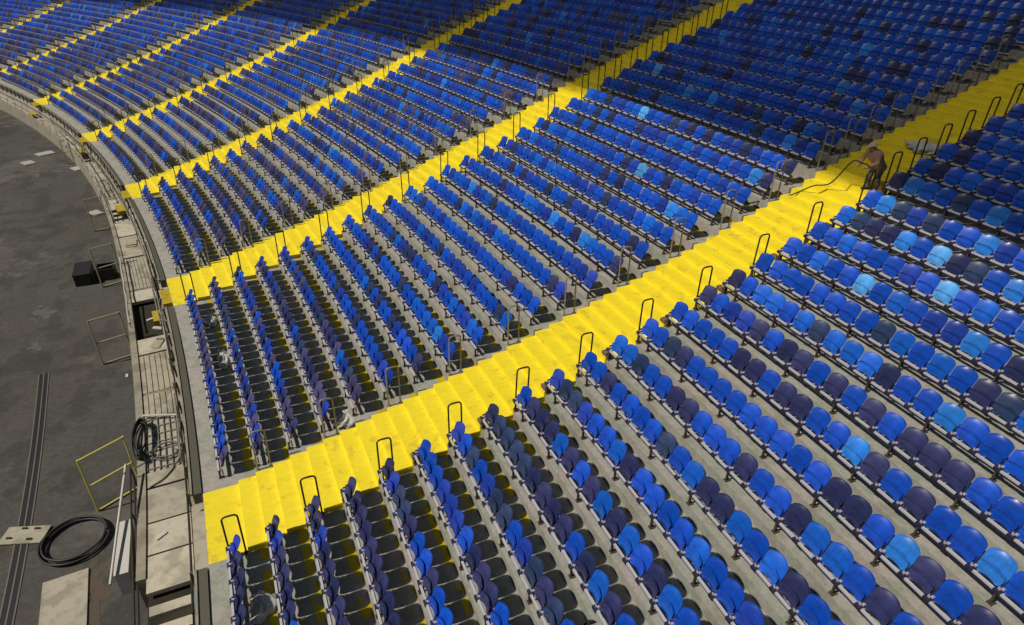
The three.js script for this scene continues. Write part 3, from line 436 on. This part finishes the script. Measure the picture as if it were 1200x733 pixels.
{
  const V = (x, y, z) => new THREE.Vector3(x, y, z);                     // the person faces -x, far side is -z
  const hipL = V(0.05, 0.86, -0.10), hipR = V(0.05, 0.86, 0.10), kneeL = V(-0.06, 0.47, -0.12), kneeR = V(0.0, 0.46, 0.13), ankL = V(0.02, 0.08, -0.13), ankR = V(0.1, 0.08, 0.15), chest = V(-0.18, 1.22, 0), neck = V(-0.27, 1.40, 0), head = V(-0.36, 1.53, -0.02);
  const shL = V(-0.24, 1.33, -0.19), shR = V(-0.24, 1.33, 0.19), elL = V(-0.33, 1.06, -0.27), elR = V(-0.31, 1.06, 0.25), wrL = V(-0.52, 0.93, -0.14), wrR = V(-0.50, 0.90, 0.12);
  const body = skin([[hipL, hipR, 0.135, 0.135], [V(0.03, 0.9, 0), chest, 0.165, 0.19], [chest, V(-0.23, 1.3, 0), 0.19, 0.15], [shL, shR, 0.085, 0.085], [neck, V(-0.3, 1.44, 0), 0.06, 0.055], [hipL, kneeL, 0.105, 0.07], [kneeL, ankL, 0.07, 0.05], [hipR, kneeR, 0.105, 0.07], [kneeR, ankR, 0.07, 0.05],
    [ankL, V(-0.16, 0.045, -0.15), 0.05, 0.04], [ankR, V(-0.08, 0.045, 0.17), 0.05, 0.04], [shL, elL, 0.07, 0.055], [elL, wrL, 0.055, 0.036], [shR, elR, 0.07, 0.055], [elR, wrR, 0.055, 0.036], [wrL, V(-0.545, 0.915, -0.12), 0.03, 0.03], [wrR, V(-0.525, 0.885, 0.10), 0.03, 0.03]], 96, [-0.12, 0.82, 0], 0.9, 0.06);
  const hd = skin([[head, V(-0.355, 1.57, -0.02), 0.085, 0.095], [V(-0.385, 1.47, -0.02), V(-0.41, 1.46, -0.02), 0.062, 0.045], [neck, V(-0.33, 1.46, -0.01), 0.055, 0.055], [V(-0.45, 1.545, -0.02), V(-0.472, 1.51, -0.02), 0.011, 0.017], [V(-0.35, 1.54, -0.118), V(-0.345, 1.51, -0.115), 0.02, 0.012], [V(-0.35, 1.54, 0.078), V(-0.345, 1.51, 0.075), 0.02, 0.012], [V(-0.44, 1.475, -0.045), V(-0.44, 1.475, 0.005), 0.012, 0.012], [V(-0.435, 1.565, -0.07), V(-0.435, 1.565, 0.03), 0.016, 0.016]], 72, [-0.36, 1.5, -0.02], 0.2, 0.018);
  const hand = (w, s) => { const c = V(w.x - 0.045, w.y - 0.025, w.z + s * 0.03), B = [[w, c, 0.027, 0.036]]; for (let q = 0; q < 4; q++) { const o = (q - 1.5) * 0.019, k = V(c.x - 0.03, c.y + 0.012 + o * 0.4, c.z + o), L = [0.030, 0.035, 0.033, 0.026][q], a = V(k.x - L, k.y - 0.012, k.z), e = V(a.x - 0.004, a.y - L * 0.8, a.z), f = V(e.x + 0.022, e.y - 0.010, e.z); B.push([c, k, 0.014, 0.0095], [k, a, 0.0095, 0.009], [a, e, 0.009, 0.0085], [e, f, 0.0085, 0.0075]); } const t0 = V(w.x - 0.02, w.y - 0.02, w.z + s * 0.05), t1 = V(t0.x - 0.03, t0.y - 0.03, t0.z + s * 0.008), t2 = V(t1.x - 0.025, t1.y - 0.012, t1.z - s * 0.012); B.push([c, t0, 0.018, 0.012], [t0, t1, 0.012, 0.010], [t1, t2, 0.010, 0.0085]); return skin(B, 64, [w.x - 0.05, w.y - 0.03, w.z + s * 0.02], 0.105, 0.008); };
  const paint = (g, fn) => { const p = g.attributes.position, c = new Float32Array(p.count * 3); for (let i = 0; i < p.count; i++) { const q = fn(p.getX(i), p.getY(i), p.getZ(i)); c.set(q, i * 3); } g.setAttribute('color', new THREE.BufferAttribute(c, 3)); return g; };
  const coat = [0.30, 0.20, 0.14], pants = [0.10, 0.095, 0.10], shoe = [0.03, 0.025, 0.02], face = [0.34, 0.19, 0.12];
  paint(body, (x, y, z) => y < 0.1 ? shoe : y > 1.40 || (x < -0.52 && y < 0.96) ? face : y < 0.84 ? pants : coat); paint(hd, (x, y, z) => x < -0.44 && y > 1.535 && y < 1.555 && Math.abs(Math.abs(z + 0.02) - 0.034) < 0.012 ? [0.02, 0.015, 0.012] : face);
  const hl = paint(hand(wrL, 1), () => face), hr = paint(hand(wrR, -1), () => face);
  const t = thing('person', 'person in brown jacket and cream cap leaning forward, holding a dark hose', 'person');
  mesh('body', mergeGeometries([body, hd, hl, hr]), new THREE.MeshStandardMaterial({ vertexColors: true, roughness: 0.85 }), t);
  const cap = new THREE.SphereGeometry(0.112, 24, 12, 0, Math.PI * 2, 0, Math.PI * 0.52); cap.scale(1.04, 0.9, 1); const brim = new THREE.CylinderGeometry(0.085, 0.085, 0.012, 20); brim.scale(1.0, 1, 0.95); brim.translate(-0.10, 0.005, 0);
  const cp = mesh('cap', join([cap, brim]), new THREE.MeshStandardMaterial({ color: new THREE.Color().setRGB(0.55, 0.48, 0.36), roughness: 0.9 }), t); cp.position.set(-0.355, 1.572, -0.02); cp.rotation.z = 0.25;
  const hair = new THREE.SphereGeometry(0.104, 20, 10, Math.PI * 1.55, Math.PI * 0.9, Math.PI * 0.35, Math.PI * 0.35); mesh('hair', hair, M.black, t).position.set(-0.35, 1.56, -0.02);
  t.position.copy(pol(PERSON[0], PERSON[1], stepY(PERSON[0]))); t.rotation.y = -0.15; t.scale.set(1.05, 0.92, 1.1);
}

renderer.render(scene, camera);
